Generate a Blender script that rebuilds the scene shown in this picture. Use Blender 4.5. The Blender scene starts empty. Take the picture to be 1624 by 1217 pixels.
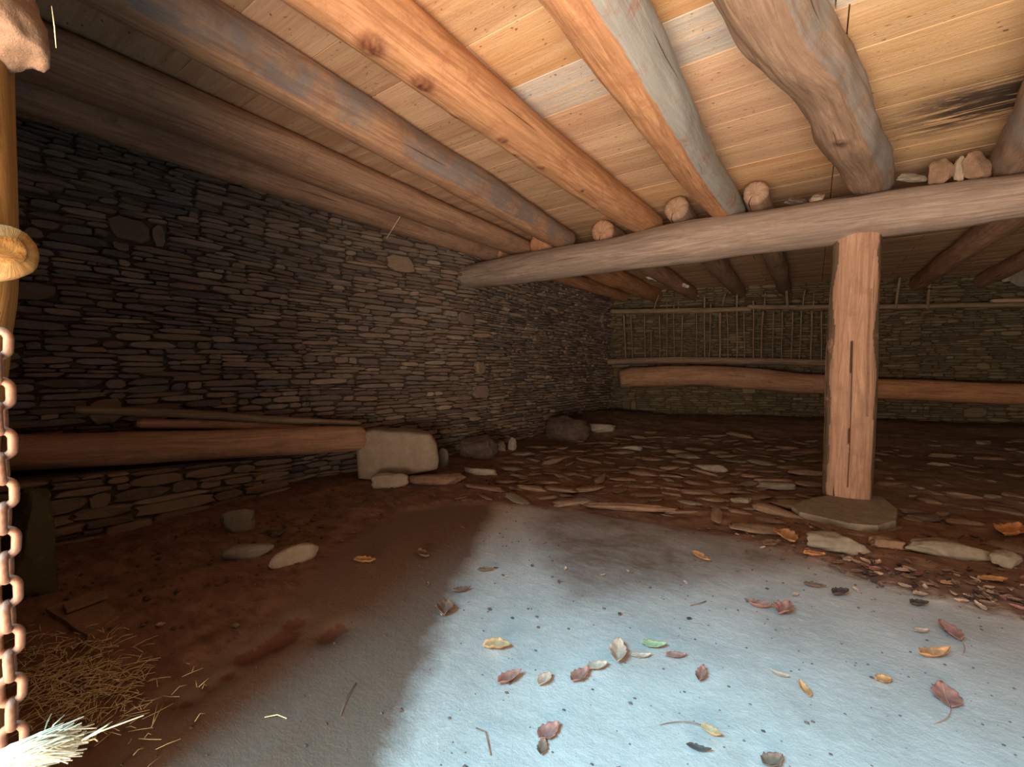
import bpy, bmesh, math, random
from mathutils import Vector, Matrix, noise
PI = math.pi; TAU = 2*PI
R = math.radians
S = bpy.context.scene
C = S.collection
# ------------------------------------------------------------ camera
CAMZ, YAW, PIT, F = 1.05, R(34.3), R(1.92), 700.0
cam_d = bpy.data.cameras.new('camera'); cam = bpy.data.objects.new('camera', cam_d); C.objects.link(cam)
cam_d.sensor_width = 36; cam_d.sensor_fit = 'HORIZONTAL'; cam_d.lens = F/1624*36; cam_d.clip_start = .02
cam.location = (0, 0, CAMZ); cam.rotation_euler = (R(90)-PIT, 0, YAW); S.camera = cam
# ------------------------------------------------------------ world, lights, exposure
S.view_settings.view_transform = 'Standard'; S.view_settings.look = 'None'
S.view_settings.gamma = 1; S.view_settings.use_curve_mapping = False
S.view_settings.exposure = 0.0
w = bpy.data.worlds.new('sky'); S.world = w; w.use_nodes = True
bg = w.node_tree.nodes['Background']; bg.inputs[0].default_value = (.62, .54, .48, 1); bg.inputs[1].default_value = .9
def area(name, loc, target, sx, sy, col, power, spread=180):
    l = bpy.data.lights.new(name, 'AREA'); l.shape = 'RECTANGLE'; l.size = sx; l.size_y = sy
    l.color = col; l.energy = power; l.spread = R(spread)
    o = bpy.data.objects.new(name, l); C.objects.link(o); o.location = loc
    o.rotation_euler = (Vector(target)-Vector(loc)).to_track_quat('-Z', 'Y').to_euler()
    return o
# open sky above the yard, seen through the doorway
area('sky_light', (-1.4, -3.4, 4.7), (-.2, 1.3, 0), 2.6, 1.3, (.28, .74, 1.0), 1150)
# sunlit yard in front of the doorway throwing warm light up onto the boards
area('yard_light', (-.1, -1.9, .15), (-.3, .1, 2.0), 3.4, 2.2, (1.0, .75, .54), 640)

# ------------------------------------------------------------ helpers
fw = Vector((-math.sin(YAW)*math.cos(PIT), math.cos(YAW)*math.cos(PIT), -math.sin(PIT)))
rt = Vector((math.cos(YAW), math.sin(YAW), 0)); up = rt.cross(fw)
O = Vector((0, 0, CAMZ))
def ray(px, py): return (fw*F + rt*(px-812) + up*(608.5-py)).normalized()
def PZ(px, py, z=0): d = ray(px, py); return O + d*((z-CAMZ)/d.z)
def PY(px, py, y): d = ray(px, py); return O + d*(y/d.y)
def PX(px, py, x): d = ray(px, py); return O + d*(x/d.x)
def PD(px, py, dep): d = ray(px, py); return O + d*(dep/d.dot(fw))
RW0 = Vector((-3.45, 8.7, 0)); RWD = Vector((.950, .311, 0)).normalized(); RWN = Vector((.311, -.950, 0)).normalized()
def PR(px, py, off=0):
    d = ray(px, py); q = RW0 + RWN*off
    return O + d*((q-O).dot(RWN)/d.dot(RWN))
def nz(v, s=1.0, k=0.0): return noise.noise(Vector((v[0]*s+k, v[1]*s-k*1.7, v[2]*s+k*.6)))
def sm(a, b, x):
    t = max(0, min(1, (x-a)/(b-a))) if b != a else 0
    return t*t*(3-2*t)
def mesh_obj(name, verts, faces, mat, parent=None, smooth=True, attr=None, uvs=None):
    me = bpy.data.meshes.new(name); me.from_pydata([tuple(v) for v in verts], [], faces)
    if attr:
        a = me.attributes.new('tint', 'FLOAT_COLOR', 'POINT')
        flat = []
        for t in attr: flat += [t[0], t[1], t[2], 1]
        a.data.foreach_set('color', flat)
    if uvs:
        u = me.uv_layers.new(name='UVMap'); li = [0]*len(me.loops); me.loops.foreach_get('vertex_index', li)
        fl = []
        for p in me.polygons:
            vs = p.vertices[:]
            us = [uvs[i][0] for i in vs]; hi = max(us); per = uvs[vs[0]][2]
            for i in vs:
                x = uvs[i][0]
                if hi-x > per*.5: x += per
                fl += [x, uvs[i][1]]
        u.data.foreach_set('uv', fl)
    if smooth: me.shade_smooth()
    me.materials.append(mat)
    me.update()
    o = bpy.data.objects.new(name, me); C.objects.link(o)
    if parent: o.parent = parent
    return o
def tag(o, label=None, cat=None, group=None, kind=None):
    if label: o['label'] = label
    if cat: o['category'] = cat
    if group: o['group'] = group
    if kind: o['kind'] = kind
    return o
def empty(name, loc, rz=0):
    o = bpy.data.objects.new(name, None); C.objects.link(o); o.location = loc; o.rotation_euler.z = rz
    o.empty_display_size = .05
    return o

# ------------------------------------------------------------ materials
def newmat(name, rough=.85, spec=.25):
    m = bpy.data.materials.new(name); m.use_nodes = True
    b = m.node_tree.nodes['Principled BSDF']; b.inputs['Roughness'].default_value = rough
    b.inputs['Specular IOR Level'].default_value = spec
    return m, m.node_tree, b
def N(nt, t, **k):
    n = nt.nodes.new(t)
    for a, v in k.items(): setattr(n, a, v)
    return n
def noise_n(nt, vec, scale, detail=6, rough=.6, dist=0):
    n = N(nt, 'ShaderNodeTexNoise'); n.inputs['Scale'].default_value = scale; n.inputs['Detail'].default_value = detail
    n.inputs['Roughness'].default_value = rough; n.inputs['Distortion'].default_value = dist
    if vec is not None: nt.links.new(vec, n.inputs['Vector'])
    return n.outputs['Fac']
def ramp(nt, fac, stops):
    r = N(nt, 'ShaderNodeValToRGB'); e = r.color_ramp.elements
    while len(e) < len(stops): e.new(.5)
    for i, (p, c) in enumerate(stops):
        e[i].position = p; e[i].color = (c, c, c, 1) if isinstance(c, (int, float)) else (*c, 1)
    nt.links.new(fac, r.inputs[0]); return r.outputs[0]
def mix(nt, fac, a, b, mode='MIX'):
    m = N(nt, 'ShaderNodeMix', data_type='RGBA', blend_type=mode)
    for inp, v in ((0, fac), (6, a), (7, b)):
        if isinstance(v, (int, float)): m.inputs[inp].default_value = v
        elif isinstance(v, tuple): m.inputs[inp].default_value = (*v, 1)
        else: nt.links.new(v, m.inputs[inp])
    return m.outputs[2]
def mapping(nt, vec, sc):
    m = N(nt, 'ShaderNodeMapping'); m.inputs['Scale'].default_value = sc; nt.links.new(vec, m.inputs[0]); return m.outputs[0]
def bump(nt, b, h, strength, dist=.01):
    n = N(nt, 'ShaderNodeBump'); n.inputs['Strength'].default_value = strength; n.inputs['Distance'].default_value = dist
    nt.links.new(h, n.inputs['Height']); nt.links.new(n.outputs[0], b.inputs['Normal'])
def math_n(nt, op, a, b=0.0):
    m = N(nt, 'ShaderNodeMath', operation=op)
    for i, v in enumerate((a, b)):
        if isinstance(v, (int, float)): m.inputs[i].default_value = v
        else: nt.links.new(v, m.inputs[i])
    return m.outputs[0]
def tintsep(nt):
    a = N(nt, 'ShaderNodeAttribute', attribute_name='tint'); s = N(nt, 'ShaderNodeSeparateColor'); nt.links.new(a.outputs['Color'], s.inputs[0])
    return s.outputs

def wood(name, lo, hi, second, dark=(.05, .025, .015), patch=(.52, .68), bs=.5):
    """log wood: UV.x round the log, UV.y along it; tint R = knot/dark stain, G = amount of the second colour"""
    m, nt, b = newmat(name, .8)
    tc = N(nt, 'ShaderNodeTexCoord'); uv = tc.outputs['UV']; ob = tc.outputs['Object']
    g1 = noise_n(nt, mapping(nt, uv, (38, 2.2, 1)), 1.0, 8, .65, 1.2)
    g2 = noise_n(nt, mapping(nt, uv, (9, 1.1, 1)), 1.0, 5, .6, .6)
    f = noise_n(nt, ob, 60, 4, .7)
    base = mix(nt, ramp(nt, g1, [(.36, 0), (.64, 1)]), tuple(c*.85 for c in lo), hi)
    base = mix(nt, ramp(nt, g2, [(.35, .0), (.7, .55)]), base, tuple(c*.62 for c in lo))
    t = tintsep(nt)
    pn = noise_n(nt, ob, 3.2, 9, .68, .3)
    pm = ramp(nt, math_n(nt, 'ADD', pn, math_n(nt, 'MULTIPLY', math_n(nt, 'SUBTRACT', t[1], .5), .42)), [(patch[0], 0), (patch[1], 1)])
    sec = mix(nt, ramp(nt, g1, [(.3, 0), (.7, 1)]), tuple(c*.7 for c in second), second)
    col = mix(nt, pm, base, sec)
    blk = ramp(nt, noise_n(nt, ob, 7, 9, .75), [(.52, 0), (.70, .8)])
    col = mix(nt, blk, col, tuple((dark[i]+lo[i]*.5) for i in range(3)))
    kn = ramp(nt, math_n(nt, 'ADD', t[0], math_n(nt, 'MULTIPLY', math_n(nt, 'SUBTRACT', f, .5), .35)), [(.25, 0), (.85, 1)])
    col = mix(nt, kn, col, dark)
    crack = ramp(nt, noise_n(nt, mapping(nt, uv, (26, .8, 1)), 1.0, 2, .5, .4), [(.27, 1), (.31, 0)])
    col = mix(nt, crack, col, tuple(c*.6 for c in dark))
    nt.links.new(col, b.inputs['Base Color'])
    h = math_n(nt, 'ADD', math_n(nt, 'MULTIPLY', g1, .7), math_n(nt, 'MULTIPLY', f, .25))
    h = math_n(nt, 'SUBTRACT', h, math_n(nt, 'MULTIPLY', crack, .6))
    h = math_n(nt, 'ADD', h, math_n(nt, 'MULTIPLY', g2, .8))
    bump(nt, b, h, bs, .012)
    return m
W_orange = wood('wood_orange', (.46, .225, .11), (.70, .385, .21), (.42, .42, .40), (.13, .035, .02))
W_pale = wood('wood_pale', (.50, .32, .2), (.68, .48, .34), (.45, .42, .4), (.12, .06, .04))
W_grey = wood('wood_grey', (.31, .20, .135), (.46, .32, .23), (.34, .31, .29), (.10, .06, .05))
W_girder = wood('wood_girder', (.27, .205, .17), (.41, .325, .275), (.62, .42, .24), (.10, .06, .045), (.6, .74), .35)
W_brown = wood('wood_brown', (.42, .24, .15), (.62, .38, .25), (.28, .25, .22), (.05, .025, .02))
W_mottled = wood('wood_mottled', (.40, .22, .13), (.60, .36, .22), (.30, .25, .235), (.06, .03, .02))
W_dark = wood('wood_dark', (.34, .20, .135), (.50, .31, .21), (.2, .18, .15), (.03, .015, .01))
W_post = wood('wood_post', (.34, .20, .135), (.48, .30, .21), (.14, .10, .065), (.06, .03, .02), (.62, .70), .5)
W_jamb = wood('wood_jamb', (.30, .15, .04), (.44, .24, .075), (.28, .2, .12), (.14, .07, .03))
W_stick = wood('wood_stick', (.23, .17, .11), (.42, .32, .22), (.2, .16, .1), (.06, .04, .03))

def plank_mat():
    m, nt, b = newmat('ceiling_boards', .85)
    tc = N(nt, 'ShaderNodeTexCoord'); ob = tc.outputs['Object']
    a = N(nt, 'ShaderNodeAttribute', attribute_name='tint')
    g1 = noise_n(nt, mapping(nt, ob, (2.0, 55, 20)), 1.0, 8, .65, .8)
    g2 = noise_n(nt, mapping(nt, ob, (.8, 9, 3)), 1.0, 6, .65, .8)
    f = noise_n(nt, ob, 45, 5, .7); sp = noise_n(nt, mapping(nt, ob, (1, 1.8, 1)), 26, 3, .5)
    col = mix(nt, ramp(nt, g1, [(.3, 0), (.72, .38)]), a.outputs['Color'], (.30, .15, .07))
    col = mix(nt, ramp(nt, g2, [(.42, 0), (.7, .6)]), col, (.76, .56, .36))
    g4 = noise_n(nt, mapping(nt, ob, (1.1, 4, 1)), 2.0, 7, .7, .4); col = mix(nt, ramp(nt, g4, [(.5, 0), (.72, .55)]), col, (.44, .25, .15))
    col = mix(nt, ramp(nt, sp, [(.66, 0), (.72, .8)]), col, (.10, .05, .03))
    # old black water stain near the beam
    sx = N(nt, 'ShaderNodeSeparateXYZ'); nt.links.new(ob, sx.inputs[0])
    yb = math_n(nt, 'SUBTRACT', .5, math_n(nt, 'ABSOLUTE', math_n(nt, 'DIVIDE', math_n(nt, 'SUBTRACT', sx.outputs[1], 3.78), .8)))
    xb = math_n(nt, 'SUBTRACT', .5, math_n(nt, 'ABSOLUTE', math_n(nt, 'DIVIDE', math_n(nt, 'SUBTRACT', sx.outputs[0], .84), 1.2)))
    st = math_n(nt, 'MULTIPLY', ramp(nt, yb, [(0, 0), (.3, 1)]), ramp(nt, xb, [(0, 0), (.35, 1)]))
    gs = noise_n(nt, mapping(nt, ob, (2.2, 22, 3)), 1.0, 5, .65, 1.0)
    st = math_n(nt, 'MULTIPLY', st, ramp(nt, gs, [(.42, 0), (.50, 1)]))
    col = mix(nt, math_n(nt, 'MULTIPLY', st, .96), col, (.05, .035, .03))
    nt.links.new(col, b.inputs['Base Color'])
    bump(nt, b, math_n(nt, 'ADD', g1, math_n(nt, 'MULTIPLY', f, .6)), .45, .008)
    return m
M_plank = plank_mat()

def stone_mat(name, mul=(1, 1, 1), moss=0.0):
    m, nt, b = newmat(name, .9, .2)
    tc = N(nt, 'ShaderNodeTexCoord'); ob = tc.outputs['Object']
    a = N(nt, 'ShaderNodeAttribute', attribute_name='tint')
    n1 = noise_n(nt, ob, 14, 9, .7); n2 = noise_n(nt, mapping(nt, ob, (6, 6, 40)), 1.0, 7, .65); n3 = noise_n(nt, ob, 1.3, 4, .6)
    col = mix(nt, ramp(nt, n1, [(.3, 0), (.75, 1)]), a.outputs['Color'], (.75, .66, .55), 'MULTIPLY')
    col = mix(nt, ramp(nt, n1, [(.55, 0), (.8, .5)]), col, (.42, .38, .33))
    col = mix(nt, 1.0, col, mul, 'MULTIPLY')
    if moss: col = mix(nt, ramp(nt, n3, [(.42, 0), (.66, moss)]), col, (.11, .11, .07))
    nt.links.new(col, b.inputs['Base Color'])
    bump(nt, b, math_n(nt, 'ADD', n1, n2), .7, .012)
    return m
M_stone = stone_mat('slate_stone')
M_stoneB = stone_mat('slate_stone_mossy', (1, .97, .86), .2)

def rock_mat(name, c1, c2, spk=(.5, .45, .4)):
    m, nt, b = newmat(name, .9, .2)
    tc = N(nt, 'ShaderNodeTexCoord'); ob = tc.outputs['Object']
    n1 = noise_n(nt, ob, 12, 9, .7); n2 = noise_n(nt, ob, 70, 4, .7)
    col = mix(nt, ramp(nt, n1, [(.3, 0), (.7, 1)]), c1, c2)
    col = mix(nt, ramp(nt, n2, [(.6, 0), (.75, .5)]), col, spk)
    nt.links.new(col, b.inputs['Base Color']); bump(nt, b, math_n(nt, 'ADD', n1, math_n(nt, 'MULTIPLY', n2, .4)), .6, .012)
    return m
K_grey = rock_mat('rock_grey', (.17, .15, .12), (.30, .27, .22), (.38, .34, .29))
K_tan = rock_mat('rock_tan', (.28, .225, .17), (.41, .34, .27), (.46, .4, .33))
K_brown = rock_mat('rock_brown', (.16, .10, .065), (.30, .20, .14))
K_dark = rock_mat('rock_dark', (.07, .05, .045), (.16, .12, .10))
K_mud = rock_mat('rock_muddy', (.17, .115, .08), (.31, .225, .165), (.38, .30, .24))
K_light = rock_mat('rock_light', (.30, .265, .225), (.44, .40, .35))

def simple(name, c, rough=.8, var=.3, scale=30, b_=.3, spec=.3, metal=0):
    m, nt, b = newmat(name, rough, spec); b.inputs['Metallic'].default_value = metal
    tc = N(nt, 'ShaderNodeTexCoord'); n1 = noise_n(nt, tc.outputs['Object'], scale, 6, .65)
    col = mix(nt, ramp(nt, n1, [(.3, 0), (.7, 1)]), tuple(x*(1-var) for x in c), tuple(min(1, x*(1+var)) for x in c))
    nt.links.new(col, b.inputs['Base Color']); bump(nt, b, n1, b_, .003)
    return m

def floor_mat():
    m, nt, b = newmat('floor_concrete_and_dirt', .8, .3)
    tc = N(nt, 'ShaderNodeTexCoord'); ob = tc.outputs['Object']; t = tintsep(nt)
    n1 = noise_n(nt, ob, 2.6, 9, .62, .4); n2 = noise_n(nt, ob, 22, 7, .7); n3 = noise_n(nt, ob, 90, 4, .7)
    nd = noise_n(nt, mapping(nt, ob, (1.2, 2.4, 1)), 5.5, 10, .72, .3)
    con = mix(nt, ramp(nt, n1, [(.3, 0), (.7, 1)]), (.37, .345, .32), (.52, .50, .47))
    con = mix(nt, ramp(nt, n2, [(.5, 0), (.8, .5)]), con, (.62, .60, .56))
    con = mix(nt, ramp(nt, n3, [(.66, 0), (.72, .6)]), con, (.12, .08, .06))
    dirt = mix(nt, ramp(nt, nd, [(.32, 0), (.7, 1)]), (.11, .055, .037), (.30, .175, .12))
    dirt = mix(nt, t[2], dirt, mix(nt, ramp(nt, nd, [(.35, 0), (.65, 1)]), (.12, .085, .06), (.33, .26, .20)))
    dirt = mix(nt, ramp(nt, n3, [(.62, 0), (.75, .5)]), dirt, (.35, .26, .19))
    # R: slab mask, G: dirt and painted shade browning the slab
    e = math_n(nt, 'ADD', t[0], math_n(nt, 'MULTIPLY', math_n(nt, 'SUBTRACT', nd, .5), .75))
    e = math_n(nt, 'ADD', e, math_n(nt, 'MULTIPLY', math_n(nt, 'SUBTRACT', n2, .5), .25))
    slab = ramp(nt, e, [(.38, 0), (.62, 1)])
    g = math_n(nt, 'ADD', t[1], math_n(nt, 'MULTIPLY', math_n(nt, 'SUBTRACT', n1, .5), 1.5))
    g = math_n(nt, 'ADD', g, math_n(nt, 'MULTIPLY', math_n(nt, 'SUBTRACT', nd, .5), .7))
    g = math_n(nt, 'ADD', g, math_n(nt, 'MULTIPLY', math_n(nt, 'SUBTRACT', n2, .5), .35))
    con = mix(nt, ramp(nt, g, [(.25, 0), (1.0, .95)]), con, (.15, .095, .065))  # dirt brown, doubling as painted shade outside the light patch
    hb = math_n(nt, 'ADD', t[2], math_n(nt, 'MULTIPLY', math_n(nt, 'SUBTRACT', nd, .5), 2.2))
    con = mix(nt, ramp(nt, hb, [(.5, 0), (.62, .9)]), con, (.13, .055, .035))
    col = mix(nt, slab, dirt, con)
    nt.links.new(col, b.inputs['Base Color'])
    rr = mix(nt, slab, (.9, .9, .9), (.62, .62, .62)); nt.links.new(rr, b.inputs['Roughness'])
    h = math_n(nt, 'ADD', math_n(nt, 'MULTIPLY', n2, .5), math_n(nt, 'MULTIPLY', n3, .2))
    h = math_n(nt, 'ADD', h, math_n(nt, 'MULTIPLY', nd, math_n(nt, 'SUBTRACT', 1.6, slab)))
    bump(nt, b, h, .6, .012)
    return m
M_floor = floor_mat()

# ------------------------------------------------------------ shape builders
def catmull(pts, n):
    P = [Vector(p[:3]) for p in pts]; Q = [p[3] for p in pts]
    P = [P[0]*2-P[1]]+P+[P[-1]*2-P[-2]]; Q = [Q[0]]+Q+[Q[-1]]
    k = len(pts)-1; out = []
    for i in range(n+1):
        x = i/n*k; j = min(int(x), k-1); t = x-j
        a, b, c, d = P[j:j+4]
        p = .5*((2*b)+(c-a)*t+(2*a-5*b+4*c-d)*t*t+(3*b-a-3*c+d)*t*t*t)
        r = Q[j+1]*(1-sm(0, 1, t))+Q[j+2]*sm(0, 1, t)
        out.append((p, r))
    return out
def log(name, pts, mat, seed=0, step=.025, around=30, rough=.06, square=0.0, flat=1.0, knots=(), second=None, parent=None, origin=None, ref=(0, 0, 1), endround=.03, mark=None):
    """pts: (x,y,z,r). knots: (along 0..1, angle, size). second: f(theta, along)->0..1"""
    L = sum((Vector(pts[i+1][:3])-Vector(pts[i][:3])).length for i in range(len(pts)-1))
    n = max(6, int(L/step)); line = catmull(pts, n)
    org = Vector(origin) if origin is not None else line[0][0].copy()
    verts, attr, uvs, faces = [], [], [], []
    r0 = sum(p[3] for p in pts)/len(pts); per = TAU*r0; dist = 0
    for i, (p, r) in enumerate(line):
        a = line[max(0, i-1)][0]; c = line[min(n, i+1)][0]; T = (c-a).normalized()
        U = Vector(ref) - T*T.dot(Vector(ref))
        if U.length < .05: U = Vector((1, 0, 0)) - T*T.x
        U.normalize(); V = T.cross(U)
        if i: dist += (p-line[i-1][0]).length
        e = min(dist, max(0, L-dist))
        er = 1-.28*(1-sm(0, endround, e)) if endround else 1
        for j in range(around):
            th = TAU*j/around; cs, sn = math.cos(th), math.sin(th)
            q = Vector((cs*.9+seed*3.1, sn*.9, dist*1.3))
            rr = r*(1+rough*2.0*noise.noise(q)+rough*.9*noise.noise(Vector((cs*3+seed, sn*3, dist*2.5)))+rough*.45*noise.noise(Vector((cs*9, sn*9+seed, dist*5))))
            if square: rr *= 1-square+square*min(1.3, 1/max(abs(cs), abs(sn)))
            k = 0
            for ka, kt, ks in knots:
                da = (th-kt+PI) % TAU - PI; dx = (dist-ka*L)
                dd = math.sqrt((da*r)**2+(dx*.8)**2)/ks
                if dd < 2.5:
                    rr += ks*.28*math.exp(-dd*dd*1.2)
                    k = max(k, math.exp(-dd*dd*1.1)*1.0 if dd > .45 else .75+.25*math.sin(dd*14))
            if mark:
                mk, dr = mark(th, dist/L); k = max(k, mk); rr += dr
            rr *= er
            verts.append(p + U*(cs*rr*flat) + V*(sn*rr) - org)
            attr.append((k, second(th, dist/L) if second else 0.0, 0)); uvs.append((th/TAU*per, dist, per))
    for i in range(n):
        for j in range(around):
            a = i*around+j; b = i*around+(j+1) % around
            faces.append((a, b, b+around, a+around))
    for end, base in ((0, 0), (1, n*around)):
        c0 = len(verts); p, r = line[n if end else 0]
        T = (line[n][0]-line[n-1][0]).normalized() if end else (line[0][0]-line[1][0]).normalized()
        # a ring for the saw face, then its centre
        for j in range(around):
            v = verts[base+j]+org; verts.append(p+(v-p)*.62+T*(.012*nz(v, 20))-org); attr.append((0, 0, 0)); uvs.append((j/around*per, dist*end+.2, per))
        verts.append(p-org); attr.append((.2, 0, 0)); uvs.append((0, dist*end+.3, per)); cc = len(verts)-1
        for j in range(around):
            a, b = base+j, base+(j+1) % around; c, d = c0+j, c0+(j+1) % around
            faces.append((a, c, d, b) if not end else (a, b, d, c)); faces.append((c, cc, d) if not end else (c, d, cc))
    o = mesh_obj(name, verts, faces, mat, parent, attr=attr, uvs=uvs)
    o.location = org if not parent else org
    return o
def tube_data(pts, around=8):
    """pts: (x,y,z,r)"""
    V, Fc = [], []
    for i, p in enumerate(pts):
        q = Vector(p[:3]); T = (Vector(pts[min(i+1, len(pts)-1)][:3])-Vector(pts[max(i-1, 0)][:3])).normalized()
        U = T.orthogonal().normalized() if abs(T.z) > .9 else Vector((0, 0, 1)).cross(T).normalized(); W = T.cross(U)
        for j in range(around):
            a = TAU*j/around; V.append(q+U*math.cos(a)*p[3]+W*math.sin(a)*p[3])
        if i:
            b = (i-1)*around
            for j in range(around): Fc.append((b+j, b+(j+1) % around, b+around+(j+1) % around, b+around+j))
    Fc.append(tuple(reversed(range(around)))); Fc.append(tuple(range((len(pts)-1)*around, len(pts)*around)))
    return V, Fc
def rock(name, loc, size, mat, seed=0, rz=0.0, tilt=(0, 0), rough=.22, boxy=.45, sub=4, sink=.12, parent=None, cut=.85):
    bm = bmesh.new(); bmesh.ops.create_icosphere(bm, subdivisions=sub, radius=1)
    rnd = random.Random(seed)
    cuts = [(Vector((rnd.gauss(0, 1), rnd.gauss(0, 1), rnd.gauss(0, .6))).normalized(), rnd.uniform(.62, .92)) for _ in range(9)]
    for v in bm.verts:
        d = v.co.normalized(); m = max(abs(d.x), abs(d.y), abs(d.z)); r = (1-boxy)+boxy*min(1.28, 1/m)
        p = d*r
        for cn, cd in cuts:
            x = p.dot(cn)
            if x > cd: p -= cn*(x-cd)*cut
        k = seed*1.37
        p *= 1+rough*nz(p, 1.4, k)+rough*.4*nz(p, 4, k)+rough*.16*nz(p, 11, k)
        v.co = Vector((p.x*size[0]/2, p.y*size[1]/2, p.z*size[2]/2))
    lo = min(v.co.z for v in bm.verts)
    rot = Matrix.Rotation(tilt[0], 4, 'X') @ Matrix.Rotation(tilt[1], 4, 'Y')
    bmesh.ops.transform(bm, matrix=rot, verts=bm.verts)
    lo = min(v.co.z for v in bm.verts)
    for v in bm.verts: v.co.z -= lo + size[2]*sink
    me = bpy.data.meshes.new(name); bm.to_mesh(me); bm.free(); me.shade_smooth(); me.materials.append(mat)
    o = bpy.data.objects.new(name, me); C.objects.link(o); o.location = loc; o.rotation_euler.z = rz
    if parent: o.parent = parent
    return o

# ------------------------------------------------------------ stone walls (structure)
def stone_wall(name, poly, z0, z1, mat, seed, cols, hrange=(.022, .062), lrange=(.09, .40), depth=(.015, .055), thick=.35, step_mul=1.0, end_caps=False):
    rnd = random.Random(seed); pts = [Vector((*p, 0)) for p in poly]
    seg = [(pts[i+1]-pts[i]).length for i in range(len(pts)-1)]; L = sum(seg)
    def at(s):
        s = max(-.3, min(L+.3, s)); acc = 0
        for i, l in enumerate(seg):
            if s <= acc+l or i == len(seg)-1:
                d = (pts[i+1]-pts[i])/l; nrm = Vector((d.y, -d.x, 0)); return pts[i]+d*(s-acc), nrm, d
            acc += l
    verts, faces, attr = [], [], []
    def put(s, z, dep):
        p, nrm, d = at(s); bul = .07*noise.noise(Vector((s*.55+seed, z*.8, 3.3)))
        return p+nrm*(dep+bul)+Vector((0, 0, z))
    # backing
    nb = max(2, int(L/.25)); hb = max(2, int((z1-z0)/.25)); b0 = 0
    for i in range(nb+1):
        for k in range(hb+1):
            verts.append(put(L*i/nb, z0+(z1-z0)*k/hb, -.012)); attr.append((.12, .09, .07))
    for i in range(nb):
        for k in range(hb):
            a = i*(hb+1)+k; faces.append((a, a+hb+1, a+hb+2, a+1))
    # thickness behind
    q = len(verts)
    for s in (0, L):
        p, nrm, d = at(s)
        for z in (z0, z1):
            verts.append(p-nrm*thick+Vector((0, 0, z))); attr.append((.035, .024, .018))
    faces.append((q, q+1, q+3, q+2)); faces.append((0, hb, q+1, q)); faces.append((nb*(hb+1), q+2, q+3, nb*(hb+1)+hb))
    faces.append(tuple([i*(hb+1)+hb for i in range(nb+1)]+[q+3, q+1]))
    def stone(s0, s1, t0, t1):
        w_, h_ = s1-s0, t1-t0
        if w_ < .02 or h_ < .008: return
        g = min(.006, h_*.10); cs, ct = (s0+s1)/2, (t0+t1)/2
        dep = rnd.uniform(*depth)*(1 if rnd.random() > .07 else .25)
        c = rnd.choice(cols); k = rnd.uniform(.72, 1.2); hue = rnd.uniform(-.06, .06)
        c = (c[0]*k*(1+hue), c[1]*k, c[2]*k*(1-hue))
        m = 12; rx, rz_ = w_/2-g*.6, h_/2-g*.5; tl = rnd.uniform(-.035, .035); ex = rnd.uniform(2.6, 9.0)
        tx, tz = rnd.uniform(-.02, .02), rnd.uniform(-.012, .015)
        out = []
        for j in range(m):
            th = TAU*j/m+rnd.uniform(-.14, .14); ca, sa = math.cos(th), math.sin(th)
            f = (abs(ca)**ex+abs(sa)**ex)**(-1/ex); f *= rnd.uniform(.86, 1.06)
            out.append((ca*f*rx, sa*f*rz_))
        base = len(verts)
        for sc, dd in ((1.0, -.05), (1.0, dep*.72), (.93, dep*.94), (.62, dep)):
            for (x, y) in out:
                iy = y*sc if sc == 1 or abs(y) < .01 else y*(sc if sc > .9 else .66)
                d2 = dd+(0 if dd < 0 else (x/rx)*tx+(iy/rz_)*tz+.008*noise.noise(Vector((cs*9+x*14, ct*9+iy*20, seed))))
                verts.append(put(cs+x*sc, ct+iy+x*tl, d2)); attr.append(c)
        verts.append(put(cs, ct, dep+.004*rnd.uniform(-1, 1))); attr.append(c)
        for r in range(3):
            for j in range(m):
                a = base+r*m+j; b = base+r*m+(j+1) % m; faces.append((a, b, b+m, a+m))
        for j in range(m): faces.append((base+3*m+j, base+3*m+(j+1) % m, base+4*m))
    t = z0
    def wav(s, t): return .055*noise.noise(Vector((s*.6, t*.9, seed*1.1)))+.02*noise.noise(Vector((s*2.2, t*2, seed)))
    while t < z1:
        H = rnd.uniform(.09, .19)*step_mul; s = -rnd.uniform(0, .2)
        while s < L:
            big = rnd.random() < .07
            seglen = rnd.uniform(.16, .34) if big else rnd.uniform(.35, 1.0)
            e = min(s+seglen, L+.02)
            zz = t; first = True
            while zz < t+H-.006:
                h = H if big else min(t+H-zz, rnd.uniform(*hrange)*step_mul)
                if t+H-zz-h < .02: h = t+H-zz
                x = s
                while x < e-.001:
                    l = rnd.uniform(.16, .34) if big else rnd.uniform(*lrange)*(.55 if h < .03 else 1)
                    if e-x-l < .07: l = e-x
                    wv = wav(x+l/2, zz)
                    a, b = zz+wv, zz+h+wv
                    if b > z0 and a < z1-.01: stone(x, x+l, max(a, z0), min(b, z1))
                    x += l
                zz += h
            s = e
        t += H
    o = mesh_obj(name, verts, faces, mat, smooth=False, attr=attr)
    tag(o, kind='structure'); return o
CB = [(.30, .23, .19), (.26, .21, .18), (.34, .27, .22), (.22, .19, .18), (.30, .24, .21), (.38, .32, .26)]
CR = [(.20, .18, .135), (.24, .21, .16), (.17, .16, .13), (.28, .25, .19), (.21, .175, .13)]
ZC = 2.62
LW = [(-3.45, 9.0), (-3.5, 7.0), (-3.60, 4.3), (-3.98, 2.6), (-4.1, 1.2), (-4.2, .0)]
stone_wall('wall_left', LW[::-1], -.05, ZC+.02, M_stone, 11, CB)
RWE = RW0 + RWD*8.95
stone_wall('wall_back', [(RW0.x-.3*RWD.x, RW0.y-.3*RWD.y), (RWE.x, RWE.y)], -.05, ZC+.02, M_stoneB, 5, CR, depth=(.015, .05))
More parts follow.
